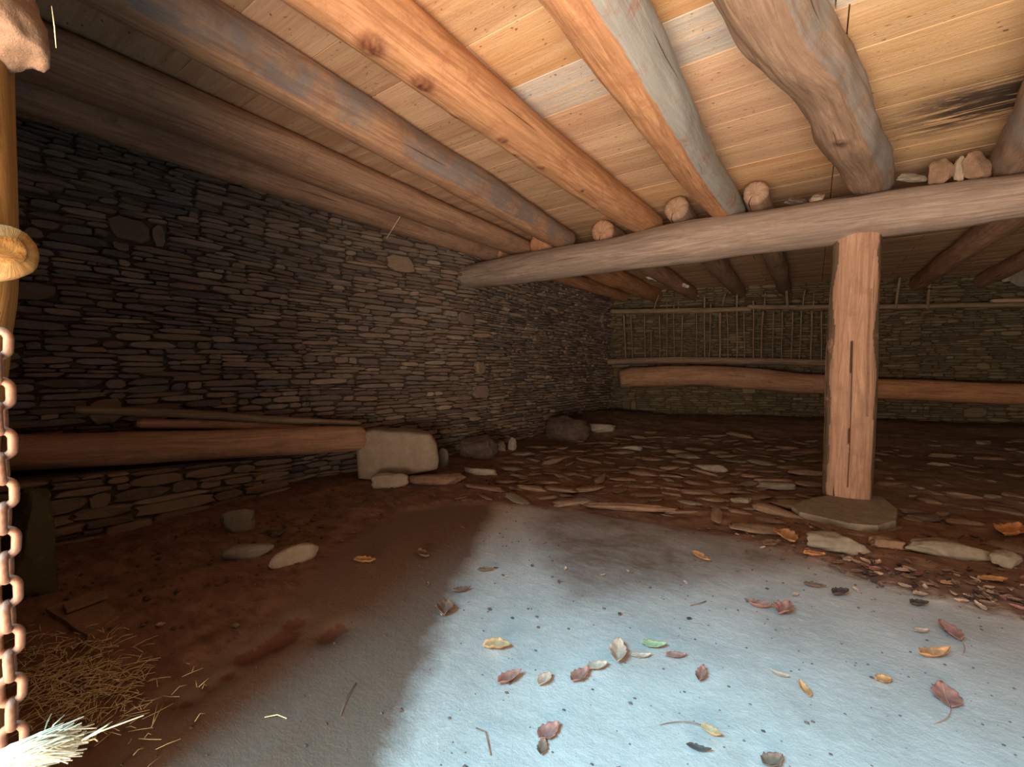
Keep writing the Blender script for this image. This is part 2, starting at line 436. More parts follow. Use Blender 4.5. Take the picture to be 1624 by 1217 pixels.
stone_wall('wall_right', [(5.05, 11.7), (5.05, -.05)], -.05, ZC+.02, M_stone, 3, CB, (.06, .12), (.2, .6), step_mul=1.6)
def box_verts(x0, x1, y0, y1, z0, z1):
    v = [(x, y, z) for x in (x0, x1) for y in (y0, y1) for z in (z0, z1)]
    f = [(0, 1, 3, 2), (4, 6, 7, 5), (0, 4, 5, 1), (2, 3, 7, 6), (0, 2, 6, 4), (1, 5, 7, 3)]
    return v, f
DX0, DX1, DH = -1.32, 1.8, 2.2
def front():
    V, Fc = [], []
    for bx in ((-4.55, DX0, -.45, .05, -.05, ZC+.1), (DX1, 5.4, -.45, .05, -.05, ZC+.1), (DX0, DX1, -.45, .05, DH, ZC+.1)):
        v, f = box_verts(*bx); b = len(V); V += v; Fc += [tuple(i+b for i in q) for q in f]
    o = mesh_obj('wall_front', V, Fc, M_stone, smooth=False, attr=[(.26, .21, .17)]*len(V)); tag(o, kind='structure')
front()

# ------------------------------------------------------------ floor
slab_px = [(-60, 1330), (130, 1217), (230, 1130), (340, 1050), (440, 970), (520, 890), (565, 850), (640, 812), (720, 800), (820, 800), (1000, 824), (1150, 850), (1260, 880), (1330, 905), (1460, 945), (1624, 985), (1900, 1060)]
slab = [PZ(*p) for p in slab_px]; slab = [(p.x, p.y) for p in slab] + [(2.2, -.7), (-1.6, -.7)]
def inside(x, y, P):
    c = False; j = len(P)-1
    for i in range(len(P)):
        if (P[i][1] > y) != (P[j][1] > y) and x < (P[j][0]-P[i][0])*(y-P[i][1])/(P[j][1]-P[i][1])+P[i][0]: c = not c
        j = i
    return c
def sdist(x, y, P):
    m = 9e9
    for i in range(len(P)):
        ax, ay = P[i-1]; bx, by = P[i]; dx, dy = bx-ax, by-ay
        t = max(0, min(1, ((x-ax)*dx+(y-ay)*dy)/(dx*dx+dy*dy))); m = min(m, math.hypot(x-ax-dx*t, y-ay-dy*t))
    return m if inside(x, y, P) else -m
# worn holes in the slab: (px, py, radius x, m)
holes = [(PZ(470, 985), .05), (PZ(455, 1005), .06), (PZ(430, 1020), .06), (PZ(395, 1040), .05), (PZ(520, 1008), .05), (PZ(535, 995), .055), (PZ(360, 1070), .03), (PZ(330, 1088), .03), (PZ(295, 1112), .035), (PZ(255, 1110), .04)]
# left of the light patch: brown dirt, with the dimmer light painted in
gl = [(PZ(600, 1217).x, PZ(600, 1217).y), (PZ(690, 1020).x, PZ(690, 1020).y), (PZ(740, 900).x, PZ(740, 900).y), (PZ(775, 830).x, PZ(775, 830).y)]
g2 = [(PZ(840, 860).x, PZ(840, 860).y), (PZ(900, 960).x, PZ(900, 960).y), (PZ(1000, 950).x, PZ(1000, 950).y), (PZ(1200, 905).x, PZ(1200, 905).y), (PZ(1330, 890).x, PZ(1330, 890).y)]  # back edge of the light patch; brown beyond it paints shade over dirt
dirt_shade_left = [(-1.0, -.7)] + gl + [(-2.2, 3.0), (-4, 2.5), (-4, -.7)]
dirt_shade_back = g2 + [(0.3, 3.6), (-2.0, 3.4)]
def floor_h(x, y):
    s = sdist(x, y, slab)
    dirt = 1-sm(-.12, .06, s)
    h = dirt*(.035*nz((x, y, 0), 1.1, 4)+.022*nz((x, y, 0), 4.5, 9)+.012*nz((x, y, 0), 13, 2))
    h += .012*nz((x, y, 0), .8, 1)*(1-dirt)
    # ground climbs in front of the back wall
    dw = -(Vector((x, y, 0))-RW0).dot(RWN) * -1
    h += .16*(1-sm(.3, 3.2, dw)) + .12*(1-sm(.2, 1.6, math.hypot(x+3.2, y-7.4)))
    for p, r in holes:
        d = math.hypot(x-p.x, y-p.y)/r
        if d < 2: h -= .02*math.exp(-d*d*1.3)
    return h, s
def build_floor():
    xs = []; x = -4.4
    while x < 5.3: xs.append(x); x += .03 if -3.9 < x < 1.4 else .08
    ys = []; y = -.5
    while y < 12.0: ys.append(y); y += .03 if y < 4.2 else .06
    xs.append(5.3); ys.append(12.0)
    V, A = [], []
    for x in xs:
        for y in ys:
            h, s = floor_h(x, y); V.append((x, y, h))
            g = sm(-.16, .16, sdist(x, y, dirt_shade_left))*1.35 if s > -.3 else 0
            if s > -.3: g = max(g, sm(-.22, .2, sdist(x, y, dirt_shade_back))*.8)
            hb = 0
            for p, r in holes:
                d = math.hypot(x-p.x, y-p.y)/r
                if d < 2.2: hb = max(hb, math.exp(-d*d*.9))
            if s < -.1: hb = sm(-.1, -.6, s)*sm(3.9, 5.2, y)*(.55+.45*noise.noise(Vector((x*.9, y*.9, 7))))*(1 if x > -2.6 else .5)
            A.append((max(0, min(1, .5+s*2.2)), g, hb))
    n = len(ys); Fc = [(i*n+j, (i+1)*n+j, (i+1)*n+j+1, i*n+j+1) for i in range(len(xs)-1) for j in range(n-1)]
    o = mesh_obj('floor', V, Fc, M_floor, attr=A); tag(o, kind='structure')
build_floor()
def on_floor(px, py):
    p = PZ(px, py, 0)
    for _ in range(4): p = PZ(px, py, floor_h(p.x, p.y)[0])
    return p

# ------------------------------------------------------------ ceiling boards
def ceiling():
    rnd = random.Random(8); V, Fc, A = [], [], []
    seams = [-.4, -.05, .28, .62, .98, 1.32, 1.70, 2.09, 2.44, 2.80, 3.14, 3.50, 3.86, 4.2]
    while seams[-1] < 11.6: seams.append(seams[-1]+rnd.uniform(.26, .38))
    orange, tan, yellow, pale, brown = (.62, .37, .19), (.64, .41, .27), (.72, .50, .28), (.60, .58, .53), (.50, .30, .18)
    for k in range(len(seams)-1):
        y0, y1 = seams[k]+.0008, seams[k+1]-.0008
        cuts = [-4.6, -2.25+rnd.uniform(-.05, .05)] + ([-.72, .1] if k % 3 else [-1.42, .1]) + [1.05, 3.0, 5.4]
        if k % 2: cuts = [-4.6, -1.45, .1, 1.9, 5.4]
        if k == 7: cuts = [-4.6, -2.2, -1.44, .05, 1.1, 3, 5.4]
        for c in range(len(cuts)-1):
            x0, x1 = cuts[c]+.003, cuts[c+1]-.003; xm = (x0+x1)/2
            if xm > .0: col = rnd.choice([yellow, yellow, (.70, .47, .25), (.66, .50, .3)])
            elif xm > -1.4: col = rnd.choice([tan, (.67, .44, .28), orange, (.64, .42, .29)])
            elif xm > -2.3: col = rnd.choice([orange, tan, (.52, .33, .2)])
            else: col = rnd.choice([brown, (.54, .34, .21)])
            if k == 7: col = {2: (.54, .54, .52), 3: (.66, .62, .56), 4: (.66, .60, .5)}.get(c, brown)
            if k == 6 and -1.45 < xm < -.3: col = (.62, .36, .17)
            if y0 > 4.4: col = rnd.choice([(.48, .31, .19), (.42, .28, .17), (.5, .34, .22)])
            k_ = rnd.uniform(.88, 1.1); col = tuple(v*k_ for v in col)
            zt = ZC+rnd.uniform(-.001, .001); nx = max(2, int((x1-x0)/.12)); b = len(V)
            for i in range(nx+1):
                x = x0+(x1-x0)*i/nx; wob = .006*nz((x, y0, 1), 2.2)
                for (yy, zz) in ((y0, ZC+.05), (y0, zt+.002), (y0+.004, zt), ((y0+y1)/2, zt-.004+.004*nz((x, y0, 3), 3)), (y1-.004, zt), (y1, zt+.002), (y1, ZC+.05)):
                    V.append((x, yy+wob, zz)); A.append(col)
            for i in range(nx):
                for j in range(6): a = b+i*7+j; Fc.append((a, a+1, a+8, a+7))
            Fc.append(tuple(b+j for j in range(6, -1, -1))); Fc.append(tuple(b+nx*7+j for j in range(7)))
    b = len(V); v, f = box_verts(-4.6, 5.4, -.45, 11.9, ZC+.04, ZC+.1); V += v; A += [(.06, .04, .03)]*8; Fc += [tuple(i+b for i in q) for q in f]
    o = mesh_obj('ceiling', V, Fc, M_plank, smooth=False, attr=A); tag(o, kind='structure')
ceiling()

# ------------------------------------------------------------ main beam, post and joists
GY = 4.29
gc = []
for px, yt, yb in ((690, 436, 470), (745, 420, 458), (830, 402, 449), (960, 380, 432), (1090, 352, 418), (1200, 337, 402), (1300, 320, 392), (1400, 306, 375), (1510, 292, 362), (1624, 276, 345), (1790, 250, 330)):
    p = PY(px, (yt+yb)/2, GY); dep = (p-O).dot(fw); gc.append((p.x, GY, p.z, (yb-yt)/2*dep/700*.985))
gc.append((3.4, GY, gc[-1][2], gc[-1][3])); gc.append((5.0, GY, gc[-1][2], gc[-1][3]))
g = log('main_beam', gc, W_girder, 3, .022, 44, .035, knots=[(.62, 3.4, .03), (.45, 4.2, .025), (.72, 3.9, .02)])
tag(g, 'thick grey round log carried by the post, spanning the whole stable', 'beam')
TOPG = 2.38
def joist(pts, mat, label, seed, **k):
    o = log('ceiling_joist', pts, mat, seed, **k); tag(o, label, 'beam', k.get('grp')); return o
zj = 2.49
# near bay, from the left wall to the right
joist([(-3.42, .05, 2.50, .125), (-3.40, 1.5, 2.50, .13), (-3.36, 3, 2.49, .125), (-3.30, 4.55, 2.49, .115)], W_dark, 'dark brown joist hugging the left stone wall, lowest along the ceiling', 21, rough=.05)
joist([(-3.02, .05, 2.52, .20), (-3.0, 1.5, 2.52, .20), (-2.98, 3, 2.51, .185), (-2.93, 4.55, 2.5, .16)], W_brown, 'broad flat brown joist, second from the left wall', 22, square=.25, flat=.55, rough=.04)
joist([(-2.14, .05, 2.50, .13), (-2.19, 1.0, 2.50, .13), (-2.22, 2.4, 2.49, .13), (-2.28, 3.6, 2.49, .125), (-2.33, 4.5, 2.49, .125)], W_mottled, 'brown and grey mottled joist, third from the left wall', 23,
      rough=.07, step=.018, second=lambda th, s: .8 if .3 < th < 2.6 else .3)
joist([(-1.56, .05, 2.50, .14), (-1.53, 1.1, 2.50, .14), (-1.49, 2.4, 2.49, .135), (-1.44, 3.6, 2.49, .135), (-1.38, 4.52, 2.49, .128)], W_orange, 'orange debarked joist with round dark knots, fourth from the left wall', 24,
      step=.015, around=40, rough=.045, knots=[(.255, PI*.95, .06), (.32, PI*.98, .055), (.385, PI*1.15, .035), (.455, PI*.97, .035), (.50, PI*1.1, .028), (.55, PI*1.0, .028), (.66, PI*.9, .02), (.74, PI*1.1, .022), (.93, PI*.97, .03)])
joist([(-.77, .05, 2.48, .155), (-.74, 1.2, 2.49, .155), (-.72, 2.2, 2.49, .15), (-.71, 3.4, 2.49, .14), (-.66, 4.52, 2.49, .135)], W_orange, 'joist orange below and blue-grey weathered on its right side', 25,
      step=.015, around=40, rough=.06, square=.12, second=lambda th, s: 1.5 if .3 < th < 2.75 else .05)
joist([(-.40, .05, 2.49, .145), (-.27, 1.3, 2.50, .145), (-.17, 2.1, 2.49, .15), (.00, 2.7, 2.50, .14), (.13, 3.3, 2.48, .15), (.25, 3.9, 2.49, .135), (.35, 4.5, 2.49, .13)], W_grey, 'thick gnarled grey-brown joist bending above the post', 26,
      step=.015, around=44, rough=.11, knots=[(.70, PI*1.0, .04)], second=lambda th, s: .95 if .3 < th < 2.5 else .1)
joist([(.66, .05, 2.48, .17), (.78, 1.5, 2.48, .17), (.88, 2.6, 2.47, .16), (1.03, 3.5, 2.47, .15), (1.12, 4.5, 2.49, .14)], W_grey, 'grey joist cut by the right edge of the view', 27, rough=.09, second=lambda th, s: .7)
# far bay
def zr(t): return 2.51
fb = [(-3.28, -3.2, .11, W_orange), (-2.62, -2.62, .15, W_orange), (-1.86, -1.98, .12, W_brown), (-1.05, -1.18, .12, W_grey), (-.42, -.46, .115, W_grey), (1.55, 1.45, .13, W_brown), (2.35, 2.3, .125, W_brown), (3.2, 3.1, .125, W_brown)]
fl = ['orange-brown joist of the far bay beside the left wall', 'broad orange joist of the far bay, just left of the hay rack', 'brown joist of the far bay above the left half of the hay rack', 'joist of the far bay with a blunt end on the beam', 'joist of the far bay with its short end showing right of the orange joist',
      'reddish joist of the far bay, first to the right of the post', 'rounded joist of the far bay, second to the right of the post', 'joist of the far bay, outermost to the right']
for i, (xa, xb, r, m) in enumerate(fb):
    yb = 8.7+(xb+3.45)*.3275-.03
    joist([(xa, GY-(.15 if i in (3, 4) else -.1), 2.5, r*(.85 if i in (3, 4) else 1)), (xa+(xb-xa)*.4, 6.0, 2.49+.01*math.sin(i*3), r*1.05), (xa+(xb-xa)*.7, 7.5, 2.5, r), (xb, yb, 2.51, r*.92)], m, fl[i], 40+i, rough=.08, around=26)
# packing stones on the beam
pk = [(1492, 270, .12, .06, .14, K_brown, 'flat reddish stone wedged upright on the beam right of the bent joist'), (1522, 265, .06, .05, .16, K_tan, 'pale thin stone wedged upright on the beam'), (1550, 260, .15, .06, .15, K_brown, 'rounded stone wedged on the beam beside the rightmost joist'),
      (1448, 280, .20, .05, .05, K_grey, 'flat slab laid on the beam between the bent joist and the wedged stones'), (1265, 318, .24, .06, .045, K_dark, 'dark slab lying on the beam left of the bent joist'), (1296, 315, .13, .1, .10, K_tan, 'short tan block on the beam beside the bent joist')]
for i, (px, py, a, b_, c, m, lb) in enumerate(pk):
    p = PY(px, py, GY+.05); o = rock('packing_stone', (p.x, GY+.05, p.z-c/2-.01), (a*1.15, b_*1.2, c*1.15), m, 70+i, .2*i, boxy=.6); tag(o, lb, 'stone')
# post
pb = on_floor(1345, 806)
pdat = []
for y_, xl, xr in ((812, 1310, 1376), (770, 1306, 1379), (700, 1309, 1383), (620, 1311, 1386), (540, 1314, 1387), (470, 1318, 1390), (400, 1321, 1394), (371, 1322, 1396)):
    p = PY((xl+xr)/2, y_, GY+.03); dep = (p-O).dot(fw); pdat.append((p.x, GY+.03, p.z, (xr-xl)/2*dep/700*.88))
def near(th, c): return abs((th-c+PI) % TAU-PI)
def post_second(th, s):
    e = .12*noise.noise(Vector((s*7, 1, 2)))
    if near(th, 4.35) < .30+e*2: return 1.2
    if near(th, 2.05) < .28+e*2: return 1.1
    return .75 if s < .05 else (.45 if s > .86 else .0)
def post_mark(th, s):
    c = PI-.02+.05*noise.noise(Vector((s*4, 0, 5)))
    if .1 < s < .62 and near(th, c) < .045: return (.9, -.016)
    if near(th, 3.75) < .05 and .35 < s < .8: return (.5, -.006)
    return (0, 0)
post = log('support_post', pdat, W_post, 9, .014, 96, .028, square=.3, flat=.8, ref=(0, 1, 0), second=post_second, mark=post_mark, endround=0)
tag(post, 'squared upright timber post under the main beam, split down its front', 'post')

# ------------------------------------------------------------ hay rack and manger
hr = empty('hay_rack', PR(1140, 540, .3)); hr0 = Vector(hr.location)
tag(hr, 'hay rack of thin upright sticks between two poles on the back wall', 'hay rack')
def PRl(px, py, off, r): p = PR(px, py, off)-hr0; return (p.x, p.y, p.z, r)
def pole(name, pts, mat, seed, lab=None, rough=.06, around=14):
    o = log(name, pts, mat, seed, .04, around, rough, parent=hr, origin=pts[0][:3]); 
    if lab: o['label'] = lab
    return o
pole('rail', [PRl(968, 494, .42, .045), (PRl(1080, 493, .42, .05)), PRl(1192, 490, .42, .045)], W_stick, 1)
pole('rail', [PRl(1185, 487, .42, .042), PRl(1300, 487, .42, .042), PRl(1450, 486, .42, .042), PRl(1560, 484, .42, .042), PRl(1680, 484, .42, .042)], W_stick, 2)
pole('rail', [PRl(962, 574, .25, .062), PRl(1060, 571, .25, .066), PRl(1200, 573, .25, .064), PRl(1320, 576, .25, .062)], W_stick, 3)
rnd = random.Random(4)
cr = lambda c: 940+c*.4212
cy = lambda c: 380+c*.4212
sticks = [(118, 285, 435, 1.2), (145, 285, 440, .8), (195, 285, 440, .8), (222, 345, 440, .7), (250, 285, 440, .8), (280, 235, 440, .7), (305, 240, 440, .7), (338, 285, 440, .9), (390, 280, 440, .7), (420, 215, 440, 1.0), (445, 240, 440, .7), (480, 275, 445, 1.4), (507, 275, 440, .7),
          (543, 200, 440, 1.0), (570, 275, 440, .7), (605, 230, 440, .9), (640, 270, 440, 1.1), (680, 270, 440, .8), (715, 270, 440, .8), (752, 270, 440, .9), (788, 270, 440, .8), (825, 270, 440, 1.1), (862, 270, 440, .8)]
lean = [8, 4, 3, -2, 4, -3, 2, -4, 1, 0, -6, -1, 4, 0, 2, 0, -5, -2, -4, -6, -12, -6, 0]
for i, ((x, a, b, k), dl) in enumerate(zip(sticks, lean)):
    x0 = cr(x); r = .013*k*1.2; pts = []
    for t in (0, .33, .66, 1):
        py = cy(a)+(cy(b+22)-cy(a))*t; off = .42-(.17)*((py-490)/84)
        pts.append(PRl(x0+dl*.42*t+rnd.uniform(-.7, .7), py, off+.0, r*(1-.2*t)))
    pole('stick', pts, W_stick, i, around=8, rough=.1)
for i, (x, x2, a, b, k) in enumerate([(250, 228, 208, 262, 1.1), (322, 322, 228, 265, .8), (500, 488, 203, 240, .9), (650, 648, 200, 248, .9), (728, 733, 140, 245, 1.7), (800, 790, 190, 245, 1.0), (833, 830, 200, 245, .9), (1158, 1140, 140, 250, 1.6), (1275, 1260, 112, 250, 1.7)]):
    r = .013*k; pts = [PRl(cr(x), cy(a), .46, r), PRl(cr((x+x2)/2)+rnd.uniform(-.6, .6), cy((a+b)/2), .46, r), PRl(cr(x2), cy(b+12), .45, r)]
    pole('upper_stick', pts, W_stick, 60+i, around=8, rough=.1)
def rl(px, yt, yb, off):
    p = PR(px, (yt+yb)/2, off); dep = (p-O).dot(fw); return (p.x, p.y, p.z, (yb-yt)/2*dep/700)
o = log('manger_log', [rl(982, 588, 617, .55), rl(1010, 583, 616, .5), rl(1090, 580, 612, .5), rl(1170, 582, 616, .5), rl(1240, 590, 622, .5), rl(1318, 594, 626, .5)], W_brown, 14, .04, 26, .07)
tag(o, 'bowed reddish-brown log under the hay rack, left of the post', 'log')
o = log('manger_beam', [rl(1338, 598, 634, .62), rl(1400, 601, 634, .62), rl(1500, 604, 638, .62), rl(1624, 609, 643, .62), rl(1740, 614, 650, .62)], W_orange, 15, .04, 26, .03, square=.35)
tag(o, 'straight squared light brown timber along the back wall, right of the post', 'log')
p = PR(1606, 477, .3)
o = log('board_piece', [(*PR(1572, 478, .34), .05), (*PR(1600, 477, .34), .05), (*PR(1680, 476, .34), .05)], W_pale, 16, .04, 16, .05, square=.4, flat=.7); tag(o, 'pale weathered board lying above the rack pole at the right edge', 'board')
p = PR(1612, 432, .5); o = rock('slate_slab', (p.x+.25, p.y+.02, p.z-.2), (.85, .10, .42), K_grey, 81, math.atan2(RWD.y, RWD.x), boxy=.8, sub=4); tag(o, 'grey slate slab leaning high at the right end of the back wall', 'stone')
o = rock('slate_chip', PR(1597, 446, .56), (.14, .05, .12), K_light, 83, .3); tag(o, 'white broken chip beside the grey slab high at the right', 'stone')
# crumpled plastic
def crumple(name, loc, sx, sy, sz, mat, seed):
    n = 14; V, Fc = [], []
    for i in range(n+1):
        for j in range(n+1):
            x, y = i/n-.5, j/n-.5
            V.append((x*sx, sy*noise.noise(Vector((x*4+seed, y*4, seed))), y*sz+sz*.3*noise.noise(Vector((x*3, y*3+seed, 2)))))
    for i in range(n):
        for j in range(n): a = i*(n+1)+j; Fc.append((a, a+n+1, a+n+2, a+1))
    o = mesh_obj(name, V, Fc, mat, smooth=False); o.location = loc
    md = o.modifiers.new('thick', 'SOLIDIFY'); md.thickness = .002; return o
M_white = simple('white_plastic', (.75, .75, .76), .5, .1)
for i, (px, py, sx, sz, lb) in enumerate([(1033, 440, .36, .09, 'white torn scrap of plastic stuck under the far joists'), (1050, 432, .16, .22, 'small crumpled white scrap above the larger torn scrap'), (1086, 453, .18, .06, 'white sliver of plastic right of the larger torn scrap')]):
    p = PR(px, py, 1.4); o = crumple('plastic_scrap', p, sx*.8, .08, sz*.8, M_white, i*5); o.rotation_euler = (0, .35, .3); tag(o, lb, 'scrap')

# ------------------------------------------------------------ left side: low wall, logs, block
CBl = [(.30, .23, .19), (.26, .20, .16), (.34, .27, .22)]
stone_wall('wall_bench', [(-3.78, .06), (-3.74, 1.0), (-3.72, 2.05)], -.05, .40, M_stone, 31, CBl, (.05, .10), (.15, .5), (.02, .06), thick=.42)
for v_ in bpy.data.objects['wall_bench'].data.vertices:
    if v_.co.z > 0: v_.co.z *= 1.1-.16*v_.co.y
def PXr(px, yt, yb, x):
    p = PX(px, (yt+yb)/2, x); dep = (p-O).dot(fw); return (p.x, p.y, p.z, (yb-yt)/2*dep/700)
o = log('manger_pole', [PXr(-10, 690, 748, -3.85), PXr(100, 688, 744, -3.82), PXr(260, 684, 733, -3.74), PXr(420, 680, 724, -3.64), PXr(577, 676, 714, -3.50)], W_brown, 51, .03, 30, .05)
tag(o, 'thick brown log lying along the left wall on the low stones', 'log')
o = log('wooden_pole', [PXr(118, 643, 657, -3.86), PXr(300, 650, 664, -3.82), PXr(440, 660, 672, -3.75), PXr(572, 668, 676, -3.62)], W_stick, 52, .03, 16, .06)
tag(o, 'thin pale pole lying above the thick brown log at the left wall', 'pole')
o = log('wooden_pole', [PXr(215, 664, 680, -3.86), PXr(380, 668, 682, -3.82), PXr(500, 673, 683, -3.75)], W_brown, 53, .03, 16, .06)
tag(o, 'short brown pole between the thin pale pole and the thick log', 'pole')
def block():
    # dressed block: seen outline extruded away from the viewer's side, with worn corners
    pts = [(567, 762), (564, 720), (566, 690), (590, 683), (640, 685), (683, 690), (693, 706), (697, 733), (694, 747), (640, 758), (600, 765)]
    base = PZ(630, 762, 0.0); nrm = Vector((-.72, .70, 0)).normalized()   # thickness direction, away from the room
    d0 = base
    fr = []
    for q in pts:
        d = ray(*q); t = (d0-O).dot(nrm)/d.dot(nrm); fr.append(O+d*t)
    c = sum(fr, Vector())/len(fr); m = len(fr); V, Fc = [], []
    # refine outline
    out = []
    for i in range(m):
        a, b = fr[i], fr[(i+1) % m]
        for k in range(5): out.append(a.lerp(b, k/5))
    m = len(out)
    rings = [(.30, 0), (.62, -.004), (.88, .0), (.965, .018), (1.0, .05), (1.01, .15), (1.0, .26), (.9, .30)]
    for s, dd in rings:
        for q in out:
            p = c+(q-c)*s; p = p+nrm*dd; w_ = .012*nz(p, 5)+.006*nz(p, 16); V.append(p+nrm*w_+Vector((0, 0, w_*.6)) - base)
    V.append(c-base); ci = len(V)-1; V.append(c+nrm*.31-base); ce = len(V)-1
    for r in range(len(rings)-1):
        for j in range(m): a = r*m+j; b = r*m+(j+1) % m; Fc.append((a, b, b+m, a+m))
    for j in range(m): Fc.append((ci, (j+1) % m, j)); e = (len(rings)-1)*m; Fc.append((e+j, e+(j+1) % m, ce))
    o = mesh_obj('stone_block', V, Fc, K_tan); o.location = base
    tag(o, 'large squared pale stone block at the end of the thick brown log', 'stone')
block()
def put_rock(name, px, py, wpx, hpx, dep_ratio, mat, seed, lab=None, group=None, rz=0, tilt=(0, 0), boxy=.4, sub=4, cat='stone', sink=.2, rough=.22, cut=.85):
    """px,py: middle of the bottom edge; wpx,hpx: seen size"""
    p = on_floor(px, py); dep = (p-O).dot(fw); w_ = wpx*dep/700; h_ = hpx*dep/700
    dd = w_*dep_ratio; h_ = max(.012, h_ - dd*.5*(1.05/dep))
    c = p + Vector((fw.x, fw.y, 0)).normalized()*dd*.4
    o = rock(name, (c.x, c.y, floor_h(c.x, c.y)[0]), (w_, dd, h_/(1-sink)), mat, seed, YAW+rz, tilt, rough=rough, cut=cut, boxy=boxy, sub=sub, sink=sink)
    if lab: tag(o, lab, cat, group)
    return o
put_rock('fieldstone', 616, 775, 58, 26, .5, K_tan, 1, 'oval pale stone leaning on the foot of the large squared block', rz=.2)
put_rock('fieldstone', 692, 770, 95, 20, .35, K_brown, 2, 'long low brown stone in front of the large squared block', rz=.1, boxy=.6)
put_rock('fieldstone', 763, 754, 56, 12, .35, K_light, 3, 'thin pale slab right of the large squared block', rz=-.25, boxy=.6)
put_rock('fieldstone', 702, 742, 18, 30, .8, K_grey, 4, 'small grey stone touching the right side of the squared block')
put_rock('fieldstone', 760, 730, 70, 38, .6, K_dark, 5, 'dark lumpy stone at the wall foot right of the squared block')
put_rock('fieldstone', 793, 716, 20, 16, .8, K_grey, 6, 'round grey stone at the wall foot, left of a paler upright one')
put_rock('fieldstone', 813, 714, 14, 20, .8, K_light, 7, 'small upright pale stone at the wall foot')
put_rock('fieldstone', 388, 888, 78, 26, .35, K_grey, 8, 'long brown stone on the dirt left of the pale oval stone', rz=.45, cut=.5, boxy=.25, rough=.12)
put_rock('fieldstone', 461, 896, 78, 32, .30, K_tan, 9, 'long pale oval stone at the edge of the concrete', rz=.75, cut=.4, boxy=.25, rough=.1)
put_rock('fieldstone', 376, 845, 56, 36, .4, K_grey, 10, 'brown slanted stone in front of the low wall', rz=.5)
put_rock('fieldstone', 430, 852, 40, 12, .5, K_dark, 11, 'small dark stone between the slanted stone and the pale oval one')
put_rock('fieldstone', 1332, 880, 94, 34, .5, K_grey, 12, 'grey flat stone in front of the slab under the post', rz=-.3, tilt=(.12, 0))
put_rock('fieldstone', 1415, 872, 60, 22, .5, K_brown, 13, 'brown stone right of the grey flat stone', rz=-.2)
put_rock('fieldstone', 1520, 887, 110, 30, .4, K_grey, 14, 'long grey-green stone sunk in the dirt right of the post', rz=-.25)
put_rock('fieldstone', 1610, 902, 50, 26, .6, K_grey, 15, 'grey stone at the right edge beside the long sunk stone')
put_rock('fieldstone', 1475, 828, 60, 14, .5, K_dark, 16, 'dark flat stone in the shade behind the post foot')
put_rock('fieldstone', 1236, 780, 62, 14, .35, K_grey, 17, 'oval grey stone on the rubble left of the post', rz=-.1)
put_rock('fieldstone', 1130, 752, 50, 15, .4, K_grey, 18, 'rounded grey stone in the middle of the rubble', rz=-.2)
put_rock('fieldstone', 1180, 800, 34, 10, .5, K_grey, 19, 'small oval stone nearer than the oval grey stone on the rubble')
put_rock('fieldstone', 1010, 812, 150, 14, .16, K_brown, 20, 'long brown slab edge at the front of the rubble', rz=-.12, boxy=.7)
put_rock('fieldstone', 1000, 716, 40, 10, .5, K_light, 21, 'pale slab at the back of the rubble', rz=-.1)
# dark mound of rubble in the corner where the left wall stops
put_rock('fieldstone', 905, 700, 70, 44, .7, K_dark, 22, 'dark heap stone in the corner below the left wall end', rz=-.2)
put_rock('fieldstone', 950, 694, 64, 14, .5, K_light, 23, 'pale flat stone in the far left corner', rz=-.15)
# flags embedded in the rubble area
rnd = random.Random(77); placed = []
protos = []
for k in range(8):
    o = rock('rubble_stone', (0, 0, -.0), (1, .6+.08*(k % 3), .30), [K_mud, K_brown, K_mud, K_brown, K_mud, K_mud, K_grey, K_mud][k], 200+k, boxy=.45, sub=3, sink=.0, rough=.3)
    protos.append(o)
cnt = 0
def in_rub(px, py):
    return inside(px, py, [(720, 790), (790, 765), (830, 715), (900, 700), (1080, 690), (1290, 700), (1300, 790), (1255, 850), (1100, 825), (900, 800)])
tries = 0
while cnt < 230 and tries < 6000:
    tries += 1
    px, py = rnd.uniform(730, 1300), rnd.uniform(690, 845)
    if not in_rub(px, py): continue
    p = on_floor(px, py)
    s = rnd.uniform(.10, .38)*(.6+.4*rnd.random())
    if any((p.x-a)**2+(p.y-b)**2 < (.42*(s+c))**2 for a, b, c in placed): continue
    placed.append((p.x, p.y, s))
    src = protos[cnt % 8]; o = src if cnt < 8 else src.copy()
    if cnt >= 8: C.objects.link(o)
    o.scale = (s*1.35, s*rnd.uniform(.6, .9), s*rnd.uniform(.35, .75)); o.rotation_euler = (rnd.uniform(-.15, .15), rnd.uniform(-.12, .12), YAW+rnd.gauss(-.2, .5))
    o.location = (p.x, p.y, floor_h(p.x, p.y)[0]-.035*s)
    tag(o, 'rough brown-grey stone bedded in the rubble floor left of the post', 'stone', 'rubble stones on the floor'); cnt += 1
# stones on right, behind and beside the post
for k in range(60):
    for _ in range(30):
        px, py = rnd.uniform(1385, 1640), rnd.uniform(700, 905)
        if py > 820+(px-1385)*.25 or (px < 1440 and py > 780): continue
        p = on_floor(px, py); s = rnd.uniform(.08, .3)
        if any((p.x-a)**2+(p.y-b)**2 < (.45*(s+c))**2 for a, b, c in placed): continue
        placed.append((p.x, p.y, s)); o = protos[k % 8].copy(); C.objects.link(o)
        o.scale = (s, s*.8, s*rnd.uniform(.4, .8)); o.rotation_euler = (rnd.uniform(-.12, .12), 0, rnd.uniform(0, 3)); o.location = (p.x, p.y, floor_h(p.x, p.y)[0]-.1*s)
        tag(o, 'rough stone bedded in the dark ground right of the post', 'stone', 'stones behind the post'); break
